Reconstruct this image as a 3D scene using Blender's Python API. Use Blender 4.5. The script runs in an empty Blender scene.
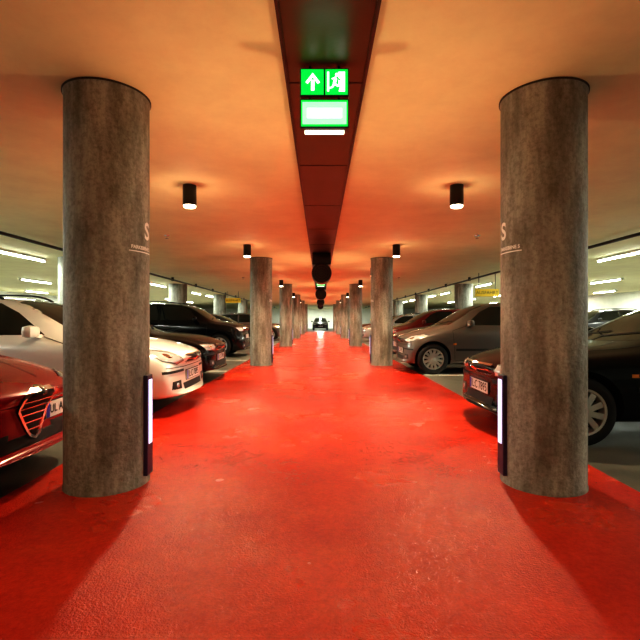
import bpy, bmesh, math, random
from mathutils import Vector, Matrix
from mathutils.bvhtree import BVHTree
random.seed(4)
scn = bpy.context.scene
col = scn.collection
try:
    scn.view_settings.view_transform = 'Standard'
    scn.view_settings.look = 'High Contrast'
    scn.view_settings.exposure = -.06
except Exception as e:
    print(e)

# ------------------------------------------------------------------ materials
def new_mat(name):
    m = bpy.data.materials.new(name); m.use_nodes = True
    return m, m.node_tree, m.node_tree.nodes['Principled BSDF']
def mat(name, c, rough=.5, metal=0., coat=0., emis=None, es=0., spec=None):
    m, nt, b = new_mat(name)
    b.inputs['Base Color'].default_value = (*c, 1)
    b.inputs['Roughness'].default_value = rough
    b.inputs['Metallic'].default_value = metal
    b.inputs['Coat Weight'].default_value = coat
    b.inputs['Coat Roughness'].default_value = .04
    if spec is not None: b.inputs['Specular IOR Level'].default_value = spec
    if emis:
        b.inputs['Emission Color'].default_value = (*emis, 1)
        b.inputs['Emission Strength'].default_value = es
    return m
def noisy(name, stops, scale=3., detail=8., rough=(.4,.6), vscale=(1,1,1), bump=.1, bscale=60., coat=0., dist=.01, spec=.5, stops2=None, scale2=20., mixf=.5, vscale2=(1,1,1), stops3=None, scale3=80., mixf3=.5):
    m, nt, b = new_mat(name); N = nt.nodes; L = nt.links
    tc = N.new('ShaderNodeTexCoord'); mp = N.new('ShaderNodeMapping')
    mp.inputs['Scale'].default_value = vscale
    L.new(tc.outputs['Object'], mp.inputs['Vector'])
    n = N.new('ShaderNodeTexNoise'); n.inputs['Scale'].default_value = scale; n.inputs['Detail'].default_value = detail
    n.inputs['Roughness'].default_value = .62
    L.new(mp.outputs[0], n.inputs['Vector'])
    def ramp(src, st):
        r = N.new('ShaderNodeValToRGB')
        e = r.color_ramp.elements
        while len(e) < len(st): e.new(.5)
        for i, (p, c) in enumerate(st):
            e[i].position = p; e[i].color = (*c, 1)
        L.new(src, r.inputs[0]); return r.outputs[0]
    out = ramp(n.outputs['Fac'], stops)
    for st, sc, mf, vs in ((stops2,scale2,mixf,vscale2),(stops3,scale3,mixf3,(1,1,1))):
        if not st: continue
        mp2 = N.new('ShaderNodeMapping'); mp2.inputs['Scale'].default_value = vs; mp2.inputs['Location'].default_value = (3.1,1.7,5.3)
        L.new(tc.outputs['Object'], mp2.inputs['Vector'])
        n3 = N.new('ShaderNodeTexNoise'); n3.inputs['Scale'].default_value = sc; n3.inputs['Detail'].default_value = 10
        n3.inputs['Roughness'].default_value = .7
        L.new(mp2.outputs[0], n3.inputs['Vector'])
        mx = N.new('ShaderNodeMix'); mx.data_type = 'RGBA'; mx.blend_type = 'MULTIPLY'; mx.inputs[0].default_value = mf
        L.new(out, mx.inputs[6]); L.new(ramp(n3.outputs['Fac'], st), mx.inputs[7]); out = mx.outputs[2]
    L.new(out, b.inputs['Base Color'])
    mr = N.new('ShaderNodeMapRange'); mr.inputs['To Min'].default_value = rough[0]; mr.inputs['To Max'].default_value = rough[1]
    mr.inputs['From Min'].default_value = .3; mr.inputs['From Max'].default_value = .7
    L.new(n.outputs['Fac'], mr.inputs['Value']); L.new(mr.outputs[0], b.inputs['Roughness'])
    n2 = N.new('ShaderNodeTexNoise'); n2.inputs['Scale'].default_value = bscale; n2.inputs['Detail'].default_value = 6
    L.new(tc.outputs['Object'], n2.inputs['Vector'])
    bp = N.new('ShaderNodeBump'); bp.inputs['Strength'].default_value = bump; bp.inputs['Distance'].default_value = dist
    L.new(n2.outputs['Fac'], bp.inputs['Height']); L.new(bp.outputs[0], b.inputs['Normal'])
    b.inputs['Coat Weight'].default_value = coat
    b.inputs['Specular IOR Level'].default_value = spec
    return m

M = {}
M['red'] = noisy('red_epoxy', [(.22,(.46,.016,.008)),(.5,(.62,.034,.011)),(.78,(.78,.078,.015))], scale=.9, detail=4, rough=(.21,.30), bump=.8, bscale=110, dist=.006,
                 spec=.5, stops2=[(.25,(.72,.66,.66)),(.65,(1,1,1))], scale2=3.5, mixf=.45, stops3=[(.34,(.58,.54,.54)),(.60,(1,1,1))], scale3=38, mixf3=.6)
M['asphalt'] = noisy('grey_concrete_floor', [(.3,(.07,.07,.06)),(.7,(.18,.175,.145))], scale=2, rough=(.3,.55), bump=.2)
M['ceil'] = noisy('painted_ceiling', [(.3,(.80,.75,.46)),(.7,(.88,.84,.53))], scale=.9, rough=(.6,.8), bump=.12, bscale=14, dist=.01,
                 stops2=[(.3,(.84,.80,.78)),(.6,(1,1,1))], scale2=2.5, mixf=.6)
M['conc'] = noisy('column_concrete', [(.30,(.18,.185,.16)),(.5,(.36,.37,.325)),(.72,(.58,.60,.53))], scale=7, vscale=(1,1,.12), rough=(.45,.7), bump=.9, bscale=28, dist=.010,
                 stops2=[(.36,(.34,.30,.24)),(.58,(1,1,1))], scale2=5.5, mixf=.72, vscale2=(1,1,.35), stops3=[(.38,(.45,.42,.38)),(.55,(1,1,1))], scale3=40, mixf3=.55)
M['wall'] = noisy('painted_wall', [(.3,(.72,.74,.66)),(.7,(.86,.87,.80))], scale=1, rough=(.6,.8), bump=.05)
M['line'] = mat('white_line_paint', (.75,.75,.68), .6)
M['yellow'] = mat('yellow_paint', (.85,.6,.03), .5)
M['black'] = mat('black_metal', (.012,.011,.010), .35)
M['duct'] = noisy('bronze_duct', [(.3,(.04,.018,.010)),(.7,(.08,.036,.020))], scale=1.2, rough=(.30,.45), bump=.05)
M['lampglow'] = mat('lamp_lens', (1,.9,.7), .4, emis=(1,.86,.6), es=9)
M['tube'] = mat('fluorescent_tube', (1,1,1), .4, emis=(.92,1,.92), es=18)
M['housing'] = mat('violet_housing', (.035,.028,.08), .3)
M['bar'] = mat('light_bar_lens', (1,1,1), .4, emis=(.58,.62,1), es=1.0)
M['sgreen'] = mat('sign_green', (0,.3,.05), .4, emis=(.0,.66,.07), es=1.0)
M['swhite'] = mat('sign_white', (1,1,1), .4, emis=(.75,1,.8), es=1.4)
M['spale'] = mat('sign_pale_green', (.5,1,.6), .4, emis=(.30,.95,.42), es=1.2)
M['rubber'] = mat('tyre_rubber', (.012,.012,.012), .75)
M['alloy'] = mat('alloy', (.66,.66,.64), .28, .8)
M['dark'] = mat('dark_plastic', (.01,.01,.01), .6)
M['glass'] = mat('car_glass', (.010,.012,.012), .04, 0, .3, spec=.5)
M['chrome'] = mat('chrome', (.8,.8,.8), .12, 1)
M['lens'] = mat('headlamp_lens', (.62,.64,.66), .12, .5, 1)
M['reflector'] = mat('headlamp_reflector', (.9,.9,.9), .08, 1)
M['tail'] = mat('tail_lamp', (.4,.01,.01), .15, 0, 1)
M['orange'] = mat('indicator_lens', (.7,.22,.02), .2, 0, 1)
M['plate'] = mat('number_plate', (.88,.88,.86), .4)
M['blue'] = mat('plate_blue', (.02,.05,.5), .4)
M['ink'] = mat('plate_ink', (.01,.01,.01), .6)
M['stencil'] = mat('stencil_paint', (.95,.95,.92), .5)
M['joint'] = mat('dark_joint', (.05,.045,.04), .8)
P = {}
def paint(n, c, metal=.3, rough=.28, coat=1., spec=.5):
    P[n] = mat('paint_'+n, c, rough, metal, coat, spec=spec)
paint('red', (.32,.003,.012), .1, .25, .5)
paint('silver', (.76,.77,.74), .1, .3)
paint('black', (.006,.006,.008), 0, .14, .22, .28)
paint('grey', (.13,.115,.105), .45, .32, .8)
paint('darkgrey', (.04,.04,.045), .3, .28, .6)
paint('wine', (.14,.01,.012), .2)
paint('lightgrey', (.45,.46,.46), .4)

# ------------------------------------------------------------------ mesh helpers
def obj_from_bm(bm, name, mats, parent=None, smooth=None):
    me = bpy.data.meshes.new(name); bm.to_mesh(me); bm.free()
    for m in mats: me.materials.append(m)
    if smooth is not None:
        me.polygons.foreach_set('use_smooth', [True]*len(me.polygons))
        me.set_sharp_from_angle(angle=math.radians(smooth))
    o = bpy.data.objects.new(name, me); col.objects.link(o)
    if parent: o.parent = parent
    return o
def empty(name, loc=(0,0,0), rot=0):
    e = bpy.data.objects.new(name, None); e.empty_display_size = .2
    e.location = loc; e.rotation_euler = (0,0,rot); col.objects.link(e); return e
def bbox(bm, x0,x1,y0,y1,z0,z1, mi=0, bev=0):
    vs = [bm.verts.new(p) for p in ((x0,y0,z0),(x1,y0,z0),(x1,y1,z0),(x0,y1,z0),(x0,y0,z1),(x1,y0,z1),(x1,y1,z1),(x0,y1,z1))]
    fs = [bm.faces.new([vs[i] for i in f]) for f in ((0,3,2,1),(4,5,6,7),(0,1,5,4),(1,2,6,5),(2,3,7,6),(3,0,4,7))]
    for f in fs: f.material_index = mi
    if bev:
        es = set(e for f in fs for e in f.edges)
        r = bmesh.ops.bevel(bm, geom=list(es), offset=bev, segments=2, affect='EDGES', profile=.5)
        for f in r['faces']: f.material_index = mi
    return fs
def box(name, x0,x1,y0,y1,z0,z1, m, parent=None, bev=0):
    bm = bmesh.new(); bbox(bm, x0,x1,y0,y1,z0,z1, 0, bev)
    return obj_from_bm(bm, name, [m], parent)
def lathe(bm, prof, seg=32, axis='Z', center=(0,0,0), mi=0, close=False):
    c = Vector(center); rings = []
    for r, h in prof:
        ring = []
        for i in range(seg):
            a = 2*math.pi*i/seg
            if axis == 'Z': p = Vector((r*math.cos(a), r*math.sin(a), h))
            elif axis == 'Y': p = Vector((r*math.cos(a), h, r*math.sin(a)))
            else: p = Vector((h, r*math.cos(a), r*math.sin(a)))
            ring.append(bm.verts.new(c+p))
        rings.append(ring)
    for a, b in zip(rings[:-1], rings[1:]):
        for i in range(seg):
            f = bm.faces.new((a[i], a[(i+1)%seg], b[(i+1)%seg], b[i])); f.material_index = mi
    for ring, flip in ((rings[0], True), (rings[-1], False)):
        if close:
            f = bm.faces.new(ring[::-1] if flip else ring); f.material_index = mi
    return rings
def poly(bm, pts, mi=0):
    f = bm.faces.new([bm.verts.new(p) for p in pts]); f.material_index = mi; return f
def text_mesh(s, size, bold=0):
    cu = bpy.data.curves.new('t', 'FONT'); cu.body = s; cu.size = size; cu.align_x = 'CENTER'; cu.align_y = 'CENTER'; cu.offset = bold
    o = bpy.data.objects.new('t', cu); col.objects.link(o)
    bpy.context.view_layer.update()
    dg = bpy.context.evaluated_depsgraph_get()
    me = bpy.data.meshes.new_from_object(o.evaluated_get(dg))
    bpy.data.objects.remove(o); bpy.data.curves.remove(cu)
    return me

# ------------------------------------------------------------------ shell
H = 2.6
X0, X1, Y0, Y1 = -16.5, 16.5, -7, 60
box('floor', X0,X1,Y0,Y1,-.12,0, M['asphalt'])
box('ceiling', X0,X1,Y0,Y1,H,H+.2, M['ceil'])
box('wall_left', X0-.2,X0,Y0,Y1,0,H, M['wall'])
box('wall_right', X1,X1+.2,Y0,Y1,0,H, M['wall'])
box('wall_back', X0,X1,Y1,Y1+.2,0,H, M['wall'])
box('wall_front', X0,X1,Y0-.2,Y0,0,H, M['wall'])
for s in (-1,1):
    bm = bmesh.new()
    xx = s*(16.49)
    bbox(bm, min(xx,xx-s*.01),max(xx,xx-s*.01),Y0,Y1,.95,1.15)
    obj_from_bm(bm, 'trim_%d'%(1 if s<0 else 2), [M['yellow']])
box('red_walkway', -2.0,2.0,Y0+.02,43.5,0,.004, M['red'])
for s in (-1,1):
    bm = bmesh.new()
    base = 4.45 if s < 0 else 3.75
    k = -4
    while base+2.68*k < 42:
        y = base+2.68*k
        if y > Y0+.3 and not (s>0 and k==0):
            x = sorted((s*2.05, s*6.8)); bbox(bm, x[0],x[1],y-.05,y+.05,0,.004)
        if y > Y0+.3:
            x = sorted((s*11.6, s*16.3)); bbox(bm, x[0],x[1],y-.05,y+.05,0,.004)
        k += 1
    x = sorted((s*6.8, s*6.9)); bbox(bm, x[0],x[1],Y0+.3,42,0,.004)
    obj_from_bm(bm, 'parking_bay_markings', [M['line']])

# ------------------------------------------------------------------ columns
def shaft(bm, r, top, seg=64):
    prof = [(r+.004,0),(r+.004,.02),(r,.03)]
    prof += [(r, .03+(top-.06)*i/6) for i in range(1,7)]
    prof += [(r+.006, top-.02),(r+.006, top)]
    lathe(bm, prof, seg, close=True)
def wrap_text(s, size, r, ang, z, name, parent, m, bold=0):
    me = text_mesh(s, size, bold)
    bm = bmesh.new(); bm.from_mesh(me); bpy.data.meshes.remove(me)
    bmesh.ops.subdivide_edges(bm, edges=[e for e in bm.edges if e.calc_length() > .03], cuts=2)
    for v in bm.verts:
        a = ang + v.co.x/r
        zz = z + v.co.y
        v.co = Vector(((r+.003)*math.cos(a), (r+.003)*math.sin(a), zz))
    return obj_from_bm(bm, name, [m], parent)
R1 = .265
for k in range(6):
    for s in (-1,1):
        y = 3.09+8.05*k
        e = empty('concrete_column', (s*1.47, y, 0))
        bm = bmesh.new(); shaft(bm, R1, H)
        o = obj_from_bm(bm, 'shaft', [M['conc']], e, 40)
        o.rotation_euler = (0,0,random.random()*6)
        bm = bmesh.new(); lathe(bm, [(R1+.002,H-.012),(R1+.011,H-.012),(R1+.011,H-.001),(R1+.002,H-.001)], 64)
        obj_from_bm(bm, 'ceiling_joint', [M['joint']], e)
        if k < 2:
            base = math.pi if s > 0 else 0
            tow = 1 if s > 0 else -1
            wrap_text('S', .16, R1, base + tow*.02, 1.69, 'letter', e, M['stencil'], .004)
            wrap_text('PARKEBENE S', .032, R1, base + tow*.24, 1.575, 'caption', e, M['stencil'], .001)
            bm = bmesh.new(); pr = None
            for i in range(13):
                a = base + tow*.24 + (i-6)/6*.11/R1
                cur = [bm.verts.new(((R1+.003)*math.cos(a),(R1+.003)*math.sin(a),zz)) for zz in (1.545,1.552)]
                if pr: bm.faces.new((pr[0],cur[0],cur[1],pr[1]))
                pr = cur
            obj_from_bm(bm, 'caption_rule', [M['stencil']], e)
        bm = bmesh.new()
        xi = sorted((-s*(R1-.02), -s*(R1+.022)))
        bbox(bm, xi[0],xi[1],-.05,.05,.06,.73, 0, .006)
        xj = sorted((-s*(R1+.020), -s*(R1+.026)))
        bbox(bm, xj[0],xj[1],-.028,.028,.27,.70, 1)
        obj_from_bm(bm, 'light_bar', [M['housing'], M['bar']], e)
        # added upward spot beside the bar, no real fitting; warms the walkway's ceiling
        ld = bpy.data.lights.new('added_ceiling_wash','SPOT'); ld.energy=52; ld.color=(1,.70,.38); ld.spot_size=math.radians(118); ld.spot_blend=1; ld.shadow_soft_size=.04
        lo = bpy.data.objects.new('added_ceiling_wash', ld); col.objects.link(lo); lo.parent = e
        lo.location = (-s*(R1+.09), 0, .60); lo.rotation_euler = (0, math.pi - s*math.radians(40), 0)
for k in range(0,7):
    for s in (-1,1):
        e = empty('round_pillar', (s*6.0, 3.09+8.05*k, 0))
        bm = bmesh.new(); shaft(bm, .37, H)
        obj_from_bm(bm, 'shaft', [M['conc']], e, 40)
        bm = bmesh.new(); lathe(bm, [(.372,1.05),(.374,1.05),(.374,1.2),(.372,1.2)], 48)
        obj_from_bm(bm, 'yellow_band', [M['yellow']], e)

# ------------------------------------------------------------------ ceiling duct
bm = bmesh.new()
bbox(bm, -.225,.225,Y0+.1,44,H-.045,H)
for i in range(34):
    y = Y0+.8+1.5*i
    bbox(bm, -.228,.228,y,y+.012,H-.049,H-.044,1)
for s in (-1,1):
    x = sorted((s*.225, s*.243)); bbox(bm, x[0],x[1],Y0+.1,44,H-.058,H,1)
obj_from_bm(bm, 'ceiling_duct', [M['duct'], M['black']])

# ------------------------------------------------------------------ downlights
bmd = bmesh.new()
lathe(bmd, [(.001,0),(.075,0),(.075,-.225),(.068,-.225)], 32)
lathe(bmd, [(.068,-.225),(.066,-.238),(.055,-.246),(.001,-.248)], 32, mi=1)
me_dl = bpy.data.meshes.new('downlight_body'); bmd.to_mesh(me_dl); bmd.free()
me_dl.materials.append(M['black']); me_dl.materials.append(M['lampglow'])
me_dl.polygons.foreach_set('use_smooth',[True]*len(me_dl.polygons)); me_dl.set_sharp_from_angle(angle=.6)
yy = 1.07-4.03
ys = [yy+4.03*i for i in range(12)]
for y in ys:
    for s in (-1,1):
        e = empty('ceiling_downlight', (s*1.49, y, H))
        o = bpy.data.objects.new('housing', me_dl); col.objects.link(o); o.parent = e
        ld = bpy.data.lights.new('lamp','SPOT'); ld.energy = 300 if y > 2 else 48; ld.spot_size = math.radians(155); ld.spot_blend = .9
        ld.shadow_soft_size = .04; ld.color = (1,.80,.50)
        lo = bpy.data.objects.new('lamp', ld); col.objects.link(lo); lo.parent = e; lo.location = (0,0,-.26)
        ld = bpy.data.lights.new('added_ceiling_fill','POINT'); ld.energy = 4; ld.shadow_soft_size = .05; ld.color = (1,.70,.40)  # added fill light to lift the ceiling, not output of the downlight
        lo = bpy.data.objects.new('added_ceiling_fill', ld); col.objects.link(lo); lo.parent = e; lo.location = (0,0,-.38)

# ------------------------------------------------------------------ fluorescent rows
def tube_fixture(x, y, ln=1.5, e_w=22, z=H):
    e = empty('fluorescent_light', (x,y,z))
    bm = bmesh.new()
    bbox(bm, -.05,.05,-ln/2,ln/2,-.05,0,0,.006)
    bbox(bm, -.05,.05,-ln/2-.02,-ln/2,-.10,0,0); bbox(bm, -.05,.05,ln/2,ln/2+.02,-.10,0,0)
    lathe(bm, [(.018,-ln/2),(.018,ln/2)], 12, 'Y', (0,0,-.075), 1, True)
    obj_from_bm(bm, 'fixture', [M['line'], M['tube']], e)
    ld = bpy.data.lights.new('tube_light','AREA'); ld.shape='RECTANGLE'; ld.size=.06; ld.size_y=ln; ld.energy=e_w; ld.color=(.95,1,.88)
    ld.spread = math.radians(180)
    lo = bpy.data.objects.new('tube_light', ld); col.objects.link(lo); lo.parent = e; lo.location=(0,0,-.105)
for s in (-1,1):
    for i in range(14):
        tube_fixture(s*6.75, 1.5+2.9*i, 1.8, 58)
    for i in range(8):
        tube_fixture(s*10.6, 2+5*i, 1.8, 170)
        tube_fixture(s*14.6, 3.5+5*i, 1.8, 150)
    bm = bmesh.new()
    lathe(bm, [(.03,Y0+.1),(.03,55)], 12, 'Y', (s*5.2,0,H-.09), 0, True)
    for i in range(20): bbox(bm, s*5.2-.04,s*5.2+.04,-5+3*i,-4.96+3*i,H-.13,H)
    obj_from_bm(bm, 'ceiling_conduit', [M['black']])
    for i in range(6):
        e = empty('sprinkler_head', (s*2.75, 8.1+8.05*i-8.05, H))
        bm = bmesh.new(); lathe(bm, [(.001,0),(.05,0),(.045,-.012),(.012,-.016),(.012,-.05),(.03,-.052),(.03,-.056),(.001,-.056)], 20)
        obj_from_bm(bm, 'head', [M['chrome']], e)
for x in (-3,0,3):
    tube_fixture(x, 52, 1.8, 120); tube_fixture(x, 57, 1.8, 120)

# ------------------------------------------------------------------ exit sign
def exit_sign(y):
    e = empty('exit_sign', (0,y,0))
    x0,x1 = -.143,.124
    zt = 2.528
    bm = bmesh.new()
    for x in (x0+.05, x1-.05): bbox(bm, x-.006,x+.006,.02,.032,zt-.01,H-.045)
    bbox(bm, x0-.006,x1+.006,0,.05,zt-.154,zt+.005,0,.004)
    bbox(bm, x0-.006,x1+.006,0,.05,zt-.435+.1,zt-.170,0,.004)
    for x in (x0+.05, x1-.05): bbox(bm, x-.006,x+.006,.02,.032,zt-.18,zt-.15)
    obj_from_bm(bm, 'case', [M['black']], e)
    F=-.002; G=-.004
    bm = bmesh.new()
    def q(a,b,c,d,yy,mi): poly(bm, [(a,yy,c),(b,yy,c),(b,yy,d),(a,yy,d)], mi)
    xm = (x0+x1)/2
    t1=zt-.002; b1=zt-.148
    q(x0,xm-.004,b1,t1,F,0); q(xm+.004,x1,b1,t1,F,0)
    cx=(x0+xm)/2; cz=(t1+b1)/2
    poly(bm, [(cx-.010,G,cz-.05),(cx+.010,G,cz-.05),(cx+.010,G,cz+.012),(cx-.010,G,cz+.012)],1)
    poly(bm, [(cx-.042,G,cz-.002),(cx-.028,G,cz-.012),(cx,G,cz+.026),(cx,G,cz+.052)],1)
    poly(bm, [(cx+.042,G,cz-.002),(cx,G,cz+.052),(cx,G,cz+.026),(cx+.028,G,cz-.012)],1)
    cx=(xm+x1)/2
    q(cx+.012,cx+.05,cz-.055,cz+.058,G,1)
    q(cx-.052,cx-.040,cz-.055,cz+.058,G,1)
    def limb(p,r_,w,mi,yy):
        p=Vector(p); r_=Vector(r_); d=(r_-p).normalized(); n=Vector((-d.y,d.x))*w
        poly(bm, [(cx+a.x,yy,cz+a.y) for a in (p+n,p-n,r_-n,r_+n)], mi)
    ring=[(cx+.004+.011*math.cos(t*math.pi/6),G-.001,cz+.04+.011*math.sin(t*math.pi/6)) for t in range(12)]
    poly(bm, ring, 1)
    limb((.0,.028),(-.012,-.012),.009,1,G-.0015)
    limb((-.010,-.012),(.016,-.028),.006,1,G-.002); limb((.016,-.028),(.008,-.055),.005,0,G-.0025)
    limb((-.012,-.012),(-.022,-.032),.006,1,G-.003); limb((-.022,-.032),(-.038,-.036),.005,1,G-.0035)
    limb((.0,.024),(.024,.008),.004,0,G-.004); limb((-.002,.024),(-.026,.014),.004,1,G-.0045)
    t2=zt-.177; b2=zt-.328
    q(x0,x1,b2,t2,F,0)
    q(x0+.008,x1-.008,b2+.012,t2-.012,G,2)
    q(x0+.035,x1-.035,(t2+b2)/2-.028,(t2+b2)/2+.028,G-.001,1)
    obj_from_bm(bm, 'face', [M['sgreen'],M['swhite'],M['spale']], e)
    bm = bmesh.new()
    bbox(bm, x0+.02,x1-.02,.0,.03,zt-.362,zt-.346,0,.003)
    obj_from_bm(bm, 'lamp_strip', [M['swhite']], e)
for y in (2.6, 14.6, 26.7): exit_sign(y)

# ------------------------------------------------------------------ ventilation fan
for i in range(4):
    y = 10.0+8.05*i
    e = empty('ventilation_fan', (0,y,0))
    bm = bmesh.new()
    bbox(bm, -.2,.2,-.16,.2,2.30,H-.045,0,.01)
    bbox(bm, -.14,.14,-.1,.1,2.22,2.31,0,.01)
    lathe(bm, [(.12,-.22),(.2,-.22),(.215,-.2),(.215,.3),(.19,.32),(.12,.32)], 36, 'Y', (0,0,2.11), 0, True)
    for r in (.06,.11,.16):
        lathe(bm, [(r-.005,-.225),(r+.005,-.232),(r+.005,-.222)], 30, 'Y', (0,0,2.11), 1)
    for a in range(6):
        c=math.cos(a*math.pi/6); s_=math.sin(a*math.pi/6)
        poly(bm, [(-.19*c-.004*s_,-.235,2.11-.19*s_+.004*c),(.19*c-.004*s_,-.235,2.11+.19*s_+.004*c),(.19*c+.004*s_,-.235,2.11+.19*s_-.004*c),(-.19*c+.004*s_,-.235,2.11-.19*s_-.004*c)],1)
    obj_from_bm(bm, 'drum', [M['black'],M['joint']], e, 35)

# ------------------------------------------------------------------ hanging signs
def hang_sign(x,y,z,w,h,name='parking_sign',txt='P  AUSFAHRT'):
    e = empty(name,(x,y,z))
    bm = bmesh.new()
    bbox(bm,-w/2,w/2,-.02,.02,0,h,0,.004)
    for a in (-w*.35,w*.35): bbox(bm,a-.008,a+.008,-.008,.008,h,H-z,1)
    obj_from_bm(bm,'panel',[M['yellow'],M['black']],e)
    me=text_mesh(txt,h*.6); me.materials.append(M['ink'])
    o=bpy.data.objects.new('lettering',me); col.objects.link(o); o.parent=e; o.rotation_euler=(math.pi/2,0,0); o.location=(0,-.022,h/2)
hang_sign(5.3,14.6,1.85,.75,.24,txt='AUSFAHRT')
hang_sign(-4.6,24,2.0,.8,.25,txt='AUSFAHRT')
hang_sign(9.2,17,1.95,1.0,.25,txt='AUSGANG')
hang_sign(-9.2,17,1.95,1.0,.25,txt='AUSGANG')

# ------------------------------------------------------------------ cars
def car_template(T):
    L,W,Hh,hf,hc,xc,xr,xe,xt,ht = [T[k] for k in ('L','W','H','hf','hc','xc','xr','xe','xt','ht')]
    st = [(0,.24,.80*W,hf-.14,.64*W,hf-.09),(.09,.20,.92*W,hf-.05,.74*W,hf-.01),(.33,.18,.985*W,hf+.02,.80*W,hf+.06),
          (.72,.18,W,(hf+hc)/2-.02,.82*W,(hf+hc)/2+.05),(xc,.18,W,hc-.05,.82*W,hc),((xc+xr)/2,.18,W,hc-.04,.755*W,(hc+Hh)/2+.01),
          (xr,.18,W,hc-.03,.68*W,Hh-.035),((xr+xe)/2,.18,W,hc-.02,.68*W,Hh+.01),(xe,.18,W,hc,.66*W,Hh-.03),
          ((xe+xt)/2,.18,W,hc,.70*W,(Hh+ht)/2+.01),(xt,.18,.985*W,min(hc,ht-.04),.76*W,ht)]
    if T.get('sedan'):
        st += [(L-.14,.2,.95*W,ht-.06,.78*W,ht),(L,.25,.86*W,ht-.16,.72*W,ht-.10)]
    else:
        st += [(L-.03,.2,.94*W,hc-.14,.78*W,hc-.05),(L,.25,.86*W,.66,.7*W,.72)]
    bm = bmesh.new(); rings=[]
    for (d,zb,w,belt,wr,top) in st:
        half = [(0,zb),(.55*w,zb),(.9*w,zb),(.975*w,zb+.10),(w,.5*(zb+belt)),(.99*w,belt-.09),(.955*w,belt-.005),(wr,top-.045),(.86*wr,top-.008),(.45*wr,top+.012),(0,top+.018)]
        pts=[]
        fr = max(0,1-d/.75); rr = max(0,1-(L-d)/.6)
        for (y,z) in half:
            x = -d
            x -= .20*fr*(y/W)**2; x += .12*rr*(y/W)**2
            if z>.5: x -= (z-.5)*.30*fr*(1 if d<.2 else .4)
            pts.append((x,y,z))
        ring=[bm.verts.new(p) for p in pts]+[bm.verts.new((p[0],-p[1],p[2])) for p in pts[-2:0:-1]]
        rings.append(ring)
    n=len(rings[0]); h=len(half)
    for a,b in zip(rings[:-1],rings[1:]):
        for i in range(n): bm.faces.new((a[i],a[(i+1)%n],b[(i+1)%n],b[i]))
    for ring,flip in ((rings[0],True),(rings[-1],False)):
        R=lambda i: ring[i]; Lf=lambda i: ring[(n-i)%n]
        for i in range(h-1):
            q=[R(i),R(i+1),Lf(i+1),Lf(i)]; q=list(dict.fromkeys(q))
            if flip: q=q[::-1]
            try: bm.faces.new(q)
            except Exception: pass
    bmesh.ops.recalc_face_normals(bm, faces=bm.faces)
    me=bpy.data.meshes.new('b'); bm.to_mesh(me); bm.free()
    me.materials.append(P['grey']); me.materials.append(M['dark'])
    o=bpy.data.objects.new('b',me); col.objects.link(o)
    s=o.modifiers.new('s','SUBSURF'); s.levels=3; s.render_levels=3
    rw=T.get('rw',.31); xf=T.get('xf',.83); xb=L-T.get('xb',.78)
    cut=[]
    for x in (-xf,-xb):
        for sd in (-1,1):
            bm=bmesh.new(); y0,y1=sorted((sd*(W-.25),sd*(W+.3)))
            lathe(bm,[(rw+.045,y0),(rw+.045,y1)],40,'Y',(x,0,rw+.01),1,True)
            bmesh.ops.recalc_face_normals(bm, faces=bm.faces)
            m2=bpy.data.meshes.new('c'); bm.to_mesh(m2); bm.free(); m2.materials.append(P['grey']); m2.materials.append(M['dark'])
            c=bpy.data.objects.new('c',m2); col.objects.link(c); cut.append(c)
            md=o.modifiers.new('x','BOOLEAN'); md.operation='DIFFERENCE'; md.solver='EXACT'; md.object=c
    bpy.context.view_layer.update()
    dg=bpy.context.evaluated_depsgraph_get()
    body=bpy.data.meshes.new_from_object(o.evaluated_get(dg))
    for c in cut: bpy.data.objects.remove(c)
    bpy.data.objects.remove(o)
    body.polygons.foreach_set('use_smooth',[True]*len(body.polygons)); body.set_sharp_from_angle(angle=math.radians(38))
    bvh=BVHTree.FromPolygons([v.co.copy() for v in body.vertices],[tuple(p.vertices) for p in body.polygons])
    def cast(a,b,mode,off):
        if mode=='F': o_,d_=Vector((1.5,a,b)),Vector((-1,0,0))
        elif mode=='B': o_,d_=Vector((-L-1.5,a,b)),Vector((1,0,0))
        elif mode=='R': o_,d_=Vector((a,3,b)),Vector((0,-1,0))
        elif mode=='L': o_,d_=Vector((a,-3,b)),Vector((0,1,0))
        else: o_,d_=Vector((a,b,4)),Vector((0,0,-1))
        hit=bvh.ray_cast(o_,d_)
        if hit[0] is None: return None
        nn=hit[1] if hit[1].dot(d_)<0 else -hit[1]
        return hit[0]+nn*off
    parts={}
    def part(nm,mt):
        if nm not in parts: parts[nm]=(bmesh.new(),mt)
        return parts[nm][0]
    def dens(pts,closed=True,stp=.05):
        out=[]; m=len(pts)
        for i in range(m if closed else m-1):
            a=Vector(pts[i]); b=Vector(pts[(i+1)%m]); k=max(1,int((b-a).length/stp))
            for j in range(k): out.append(a.lerp(b,j/k))
        if not closed: out.append(Vector(pts[-1]))
        return out
    def patch(nm,mt,pts,mode,off=.005,rings=6):
        bm=part(nm,mt); ol=dens(pts); c=sum(ol,Vector((0,0)))/len(ol)
        prev=None
        cv=cast(c.x,c.y,mode,off); 
        if cv is None: return
        cv=bm.verts.new(cv)
        for r in range(1,rings+1):
            t=r/rings; ring=[]
            for p in ol:
                q=c.lerp(p,t); k=cast(q.x,q.y,mode,off if r<rings else off*.2)
                ring.append(bm.verts.new(k) if k is not None else None)
            m=len(ring)
            for i in range(m):
                a,b=ring[i],ring[(i+1)%m]
                if a is None or b is None: continue
                if prev is None: f=bm.faces.new((cv,a,b))
                else:
                    c_,d_=prev[i],prev[(i+1)%m]
                    if c_ is None or d_ is None: continue
                    f=bm.faces.new((c_,a,b,d_))
                f.smooth=True
            prev=ring
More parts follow.
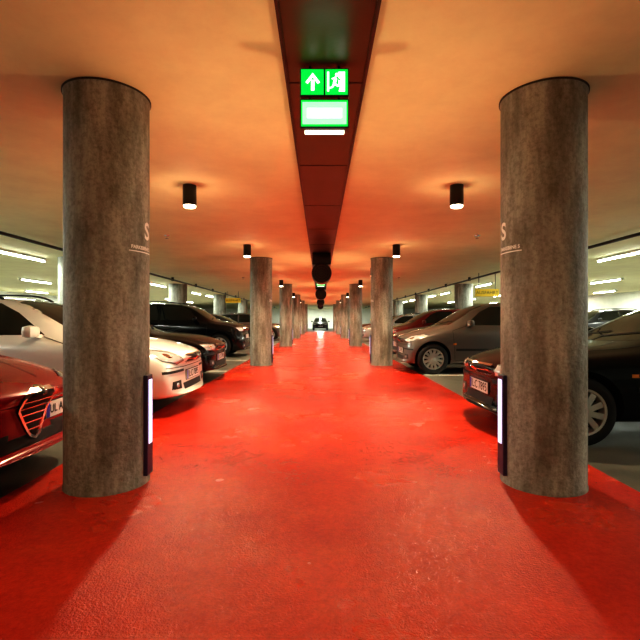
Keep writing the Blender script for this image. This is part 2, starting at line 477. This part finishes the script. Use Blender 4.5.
    def strip(nm,mt,pts,mode,w=.006,off=.004,closed=False):
        bm=part(nm,mt); ol=dens(pts,closed,.04)
        if closed: ol.append(ol[0].copy())
        prev=None
        for i,p in enumerate(ol):
            d=(ol[min(i+1,len(ol)-1)]-ol[max(i-1,0)])
            if d.length<1e-6: continue
            d.normalize(); nn=Vector((-d.y,d.x))*w/2
            a=cast(p.x+nn.x,p.y+nn.y,mode,off); b=cast(p.x-nn.x,p.y-nn.y,mode,off)
            if a is None or b is None: prev=None; continue
            cur=(bm.verts.new(a),bm.verts.new(b))
            if prev and (cur[0].co-prev[0].co).length<.25: bm.faces.new((prev[0],cur[0],cur[1],prev[1]))
            prev=cur
    G,D,C=M['glass'],M['dark'],M['chrome']
    zl=hc+.035; zh=Hh-.055
    patch('windscreen',G,[(-.70*W,zl+.01),(-.35*W,zl-.01),(.35*W,zl-.01),(.70*W,zl+.01),(.61*W,zh),(.3*W,zh+.01),(-.3*W,zh+.01),(-.61*W,zh)],'F')
    strip('wipers',D,[(-.5*W,zl+.02),(-.05*W,zl+.07)],'F',.014,.012); strip('wipers',D,[(0,zl+.02),(.55*W,zl+.08)],'F',.014,.012)
    if T.get('sedan'): patch('rear_window',G,[(-.66*W,ht+.05),(.66*W,ht+.05),(.56*W,zh-.02),(-.56*W,zh-.02)],'B')
    else: patch('rear_window',G,[(-.68*W,hc+.06),(.68*W,hc+.06),(.58*W,zh-.03),(-.58*W,zh-.03)],'B')
    xB=-(xr+.62 if not T.get('suv') else xr+.75)
    for md,sd in (('R',1),('L',-1)):
        fx0=-(xc+.36); zt_=Hh-.10
        patch('side_windows',G,[(fx0,hc+.03),(xB+.04,hc+.03),(xB+.03,zt_),(-(xr+.12),zt_),(-(xr-.12),zt_-.11)],md)
        xq=-(xe+.22) if not T.get('sedan') else -(xe+.05)
        patch('side_windows',G,[(xB-.04,hc+.03),(xq-.12,hc+.05),(xq-.02,zt_-.12),(xq+.2,zt_),(xB-.05,zt_)],md)
        strip('seams',D,[(-(xc+.12),.30),(-(xc+.08),hc-.08),(fx0,hc+.01)],md)
        strip('seams',D,[(xB,.28),(xB,hc+.02)],md)
        strip('seams',D,[(xq+.02,hc+.02),(xq+.05,.75),(xb*-1+.42,.55)],md)
        strip('seams',D,[(-(xc+.12),.28),(xB-.7,.28)],md)
        strip('rub_strips',D,[(-(xf+.45),.50),(-xb+.45,.50)],md,.045,.008)
        for hx in (xB+.16, xB-.68):
            strip('door_handles',D,[(hx,hc-.10),(hx-.15,hc-.10)],md,.025,.018)
        patch('indicators',M['orange'],[(-(xf+.40),.60),(-(xf+.46),.60),(-(xf+.46),.63),(-(xf+.40),.63)],md,.006,1)
        patch('tail_lamps',M['tail'],[(sd*.62*W,.70),(sd*.90*W,.70),(sd*.88*W,hc-.04),(sd*.68*W,hc-.04)],'B')
    for sd in (-1,1):
        hl=T['hl']
        patch('headlamps',M['lens'],[(sd*a*W,hf+b) for a,b in hl],'F',.008)
        cy=sum(a for a,b in hl)/len(hl); cz=sum(b for a,b in hl)/len(hl)
        patch('headlamp_bowls',M['reflector'],[(sd*cy*W+.05*math.cos(t),hf+cz+.036*math.sin(t)) for t in [i*math.pi/6 for i in range(12)]],'F',.014,2)
        strip('headlamp_edge',D,[(sd*a*W,hf+b) for a,b in hl],'F',.010,.006,True)
        patch('fog_lamps',M['lens'],[(sd*.62*W+.05*math.cos(t),.34+.035*math.sin(t)) for t in [i*math.pi/6 for i in range(12)]],'F',.010,2)
        patch('fog_recess',D,[(sd*.50*W,.29),(sd*.78*W,.30),(sd*.76*W,.39),(sd*.50*W,.39)],'F',.005,3)
        strip('bonnet_seams',D,[(-.25,sd*.62*W),(-.6,sd*.70*W),(-xc+.02,sd*.78*W)],'T')
    patch('lower_intake',D,[(-.42*W,.27),(.42*W,.27),(.44*W,.345),(-.44*W,.345)],'F',.005)
    if T.get('grille')=='shield':
        zt2=hf-.055
        tri=[(-.17,zt2-.02),(-.10,zt2),(.10,zt2),(.17,zt2-.02),(.15,zt2-.12),(.05,zt2-.29),(0,zt2-.315),(-.05,zt2-.29),(-.15,zt2-.12)]
        patch('grille',D,tri,'F',.016,8)
        strip('grille_trim',C,tri,'F',.022,.024,True)
        for i,wd in enumerate((.155,.15,.125,.10,.07)):
            z=zt2-.05-.05*i; strip('grille_trim',C,[(-wd,z),(wd,z)],'F',.008,.024)
        patch('badge',C,[(.04*math.cos(i*math.pi/8),zt2+.0+.035*math.sin(i*math.pi/8)) for i in range(16)],'F',.030,2)
        strip('bonnet_seams',D,[(-.2,-.17),(-.7,-.33),(-xc+.1,-.42)],'T',.008); strip('bonnet_seams',D,[(-.2,.17),(-.7,.33),(-xc+.1,.42)],'T',.008)
        for sd in (-1,1): patch('side_intakes',D,[(sd*.24,.28),(sd*.46,.28),(sd*.44,.38),(sd*.22,.38)],'F',.006,3)
        py,pz=.36,.46
    else:
        a=T.get('gw',.42)*W; zt2=hf-.045; zb2=hf-.13
        patch('grille',D,[(-a,zb2),(a,zb2),(a*1.05,zt2),(-a*1.05,zt2)],'F',.008)
        strip('grille_trim',C,[(-a*1.05,zt2),(a*1.05,zt2)],'F',.016,.014)
        strip('grille_trim',C,[(-a,(zb2+zt2)/2),(a,(zb2+zt2)/2)],'F',.010,.014)
        strip('grille_trim',C,[(-a,zb2),(a,zb2)],'F',.008,.014)
        patch('badge',C,[(.04*math.cos(i*math.pi/8),(zt2+zb2)/2+.04*math.sin(i*math.pi/8)) for i in range(16)],'F',.022,2)
        strip('seams',D,[(-.86*W,hf-.17),(-.4*W,hf-.18),(.4*W,hf-.18),(.86*W,hf-.17)],'F',.008)
        strip('seams',D,[(-.9*W,.50),(-.4*W,.50)],'F',.03,.006); strip('seams',D,[(.4*W,.50),(.9*W,.50)],'F',.03,.006)
        py,pz=0,T.get('pz',hf-.30)
    out=[('body',body,None)]
    for nm,(bm,mt) in parts.items():
        if not bm.faces: bm.free(); continue
        m_=bpy.data.meshes.new(nm); bm.to_mesh(m_); bm.free(); m_.materials.append(mt); out.append((nm,m_,mt))
    ha=cast(py-.22,pz,'F',0); hb=cast(py+.22,pz,'F',0)
    ang=math.atan2(-(hb.x-ha.x),(hb.y-ha.y))
    hit=max((cast(py+dy,pz+dz,'F',0).x - (dy*math.tan(-ang))) for dy in (-.2,0,.2) for dz in (-.05,0,.05))
    bm=bmesh.new(); w2=.21 if T.get('grille')=='shield' else .26
    bbox(bm,-.03,.004,-w2-.01,w2+.01,-.062,.062,1)
    bbox(bm,.004,.010,-w2,w2,-.055,.055,0)
    bbox(bm,.009,.0115,-w2+.002,-w2+.045,-.053,.053,2)
    tm=text_mesh('IL:C 7895' if not T.get('txt') else T['txt'],.115 if w2>.25 else .085,.001)
    tm.transform(Matrix.Translation((.0125,.02,0)) @ Matrix(((0,0,1,0),(1,0,0,0),(0,1,0,0),(0,0,0,1))))
    nf=len(bm.faces); bm.from_mesh(tm); bm.faces.ensure_lookup_table()
    for f in bm.faces[nf:]: f.material_index=3
    bmesh.ops.transform(bm,matrix=Matrix.Translation((hit,py,pz))@Matrix.Rotation(ang,4,'Z'),verts=bm.verts)
    m_=bpy.data.meshes.new('number_plate'); bm.to_mesh(m_); bm.free()
    for k in ('plate','dark','blue','ink'): m_.materials.append(M[k])
    out.append(('number_plate',m_,1))
    bm=bmesh.new()
    for sd in (-1,1):
        b0=bmesh.new(); bmesh.ops.create_cube(b0,size=1)
        bmesh.ops.subdivide_edges(b0,edges=b0.edges[:],cuts=3,use_grid_fill=True)
        for v in b0.verts:
            p=v.co*2; l=max(abs(p.x),abs(p.y),abs(p.z)); q=p.normalized()*l
            p=p.lerp(q,.65)
            v.co=Vector((-(xc+.42)+p.x*.07*(1.1 if p.x>0 else .6), sd*(W+.075)+p.y*.105, hc+.07+p.z*.07))
        t=bpy.data.meshes.new('t'); b0.to_mesh(t); b0.free(); bm.from_mesh(t); bpy.data.meshes.remove(t)
        ya,yb=sorted((sd*(W-.09),sd*(W+.02))); bbox(bm,-(xc+.46),-(xc+.38),ya,yb,hc-.0,hc+.04)
    m_=bpy.data.meshes.new('mirrors'); bm.to_mesh(m_); bm.free(); m_.materials.append(P['grey'])
    m_.polygons.foreach_set('use_smooth',[True]*len(m_.polygons)); m_.set_sharp_from_angle(angle=.8)
    out.append(('mirrors',m_,None))
    if T.get('rails'):
        bm=bmesh.new()
        for sd in (-1,1):
            pts=[]; prev=None
            for i in range(13):
                x=-(xr+.15)-(xe-xr-.3)*i/12; k=cast(x,sd*.58*W,'T',0); zz=k.z+.055*(1-abs(i/6-1)**6)
                ring=[bm.verts.new((x,sd*.58*W+a,zz+b)) for a,b in ((-.015,0),(.015,0),(.015,.025),(-.015,.025))]
                if prev:
                    for j in range(4): bm.faces.new((prev[j],prev[(j+1)%4],ring[(j+1)%4],ring[j]))
                prev=ring
        m_=bpy.data.meshes.new('roof_rails'); bm.to_mesh(m_); bm.free(); m_.materials.append(M['black']); out.append(('roof_rails',m_,1))
    bm=bmesh.new()
    r=rw; ri=rw*.68
    lathe(bm,[(ri,-.19),(r-.03,-.195),(r-.005,-.17),(r,-.14),(r,-.05),(r-.005,-.02),(r-.03,.0),(ri+.03,.004),(ri,-.005)],40,'Y',(0,0,0),0)
    lathe(bm,[(ri,-.003),(ri-.02,-.006),(ri-.03,-.03),(ri-.035,-.17)],40,'Y',(0,0,0),1)
    lathe(bm,[(ri-.034,-.08),(.001,-.08)],40,'Y',(0,0,0),2)
    lathe(bm,[(.001,.0),(.028,.0),(.045,-.012),(.055,-.08)],20,'Y',(0,0,0),1)
    ns=T.get('spokes',5)
    for i in range(ns):
        a=2*math.pi*i/ns
        ca,sa=math.cos(a),math.sin(a)
        w0,w1=.030*5/ns+.008,.022*5/ns+.016; rr=ri-.015
        v=[]
        for (rad,w,y) in ((.03,w0,-.008),(rr,w1,-.014),(rr,w1,-.06),(.03,w0,-.06)):
            for s_ in (-1,1): v.append(bm.verts.new((rad*ca-s_*w*sa,y,rad*sa+s_*w*ca)))
        for q in ((0,1,3,2),(2,3,5,4),(4,5,7,6),(0,2,4,6),(1,7,5,3)):
            f=bm.faces.new([v[j] for j in q]); f.material_index=1
    m_=bpy.data.meshes.new('wheel'); bm.to_mesh(m_); bm.free()
    for k in ('rubber','alloy','dark'): m_.materials.append(M[k])
    m_.polygons.foreach_set('use_smooth',[True]*len(m_.polygons)); m_.set_sharp_from_angle(angle=.6)
    return dict(parts=out,wheel=m_,rw=rw,W=W,xf=xf,xb=xb)

HL1=[(.50,-.055),(.86,-.06),(.90,.0),(.72,.015),(.52,-.01)]
HL2=[(.46,-.14),(.84,-.13),(.86,-.03),(.48,-.035)]
HL3=[(.46,-.10),(.62,-.14),(.86,-.09),(.93,.03),(.80,.045),(.60,.0)]
TPL={
 'alfa': car_template(dict(L=4.2,W=.88,H=1.38,hf=.68,hc=.90,xc=1.3,xr=2.15,xe=3.35,xt=4.0,ht=1.02,hl=HL1,grille='shield',spokes=5,txt='UL A 2043')),
 'astra': car_template(dict(L=4.25,W=.86,H=1.39,hf=.72,hc=.90,xc=1.2,xr=2.05,xe=3.6,xt=4.12,ht=1.04,hl=HL3,gw=.36,rails=True,spokes=7,pz=.43)),
 'sedan': car_template(dict(L=4.6,W=.87,H=1.35,hf=.70,hc=.87,xc=1.42,xr=2.35,xe=3.2,xt=3.9,ht=.95,sedan=True,hl=HL2,gw=.40,spokes=10,xf=.74,xb=1.0,rw=.30,pz=.42)),
 'hatch': car_template(dict(L=3.95,W=.86,H=1.47,hf=.76,hc=.96,xc=.95,xr=1.75,xe=3.3,xt=3.83,ht=1.08,hl=HL3,gw=.33,spokes=12,xf=.64,xb=.7,pz=.45)),
 'suv': car_template(dict(L=4.5,W=.91,H=1.60,hf=.90,hc=1.06,xc=1.1,xr=1.85,xe=3.8,xt=4.36,ht=1.18,suv=True,hl=HL2,gw=.42,rails=True,spokes=6,rw=.35)),
}
def place(tp,name,x,y,rot,pn):
    T=TPL[tp]; e=empty(name,(x,y,.003),rot)
    for nm,me,mt in T['parts']:
        o=bpy.data.objects.new(nm,me); col.objects.link(o); o.parent=e
        if mt is None:
            o.material_slots[0].link='OBJECT'; o.material_slots[0].material=P[pn]
    i=0
    for x_ in (-T['xf'],-T['xb']):
        for sd in (1,-1):
            i+=1
            o=bpy.data.objects.new('wheel_%d'%i,T['wheel']); col.objects.link(o); o.parent=e
            o.location=(x_,sd*(T['W']-.025),T['rw']); o.rotation_euler=(0,random.random()*2,0 if sd>0 else math.pi)
    return e
PI=math.pi
place('alfa','hatchback_car',-1.84,3.06,0,'red')
place('astra','estate_car',-1.54,5.85,0,'silver')
place('sedan','sedan_car',-1.78,8.6,0,'black')
place('suv','suv_car',-2.15,14.2,0,'black')
place('sedan','sedan_car',-2.0,19.6,0,'darkgrey')
place('hatch','hatchback_car',-2.0,25,0,'grey')
place('sedan','sedan_car',-2.0,30.4,0,'black')
place('sedan','sedan_car',1.50,4.78,PI,'black')
place('hatch','hatchback_car',1.60,10.0,PI,'grey')
place('astra','estate_car',1.95,12.9,PI,'darkgrey')
place('hatch','hatchback_car',1.95,15.6,PI,'wine')
place('sedan','sedan_car',1.95,18.3,PI,'black')
place('astra','estate_car',2.0,23.6,PI,'lightgrey')
place('sedan','sedan_car',2.0,29,PI,'wine')
for i,(tp,pn) in enumerate((('sedan','darkgrey'),('suv','black'),('hatch','lightgrey'),('astra','black'),('sedan','grey'))):
    place(tp,'parked_car',-11.6,12.5+5.36*i,0,pn)
for i,(tp,pn) in enumerate((('hatch','grey'),('sedan','lightgrey'),('suv','darkgrey'),('astra','wine'),('sedan','black'))):
    place(tp,'parked_car',11.6,11.7+5.36*i,PI,pn)
place('sedan','sedan_car',0,49,-PI/2,'darkgrey')

# ------------------------------------------------------------------ world, camera
w=bpy.data.worlds.new('world'); scn.world=w; w.use_nodes=True
w.node_tree.nodes['Background'].inputs[0].default_value=(.02,.02,.02,1)
cd=bpy.data.cameras.new('camera'); cd.sensor_width=36; cd.lens=457/640*36; cd.clip_end=200
co=bpy.data.objects.new('camera',cd); col.objects.link(co)
co.location=(-.035,0,1.1); co.rotation_euler=(math.pi/2,0,0)
scn.camera=co
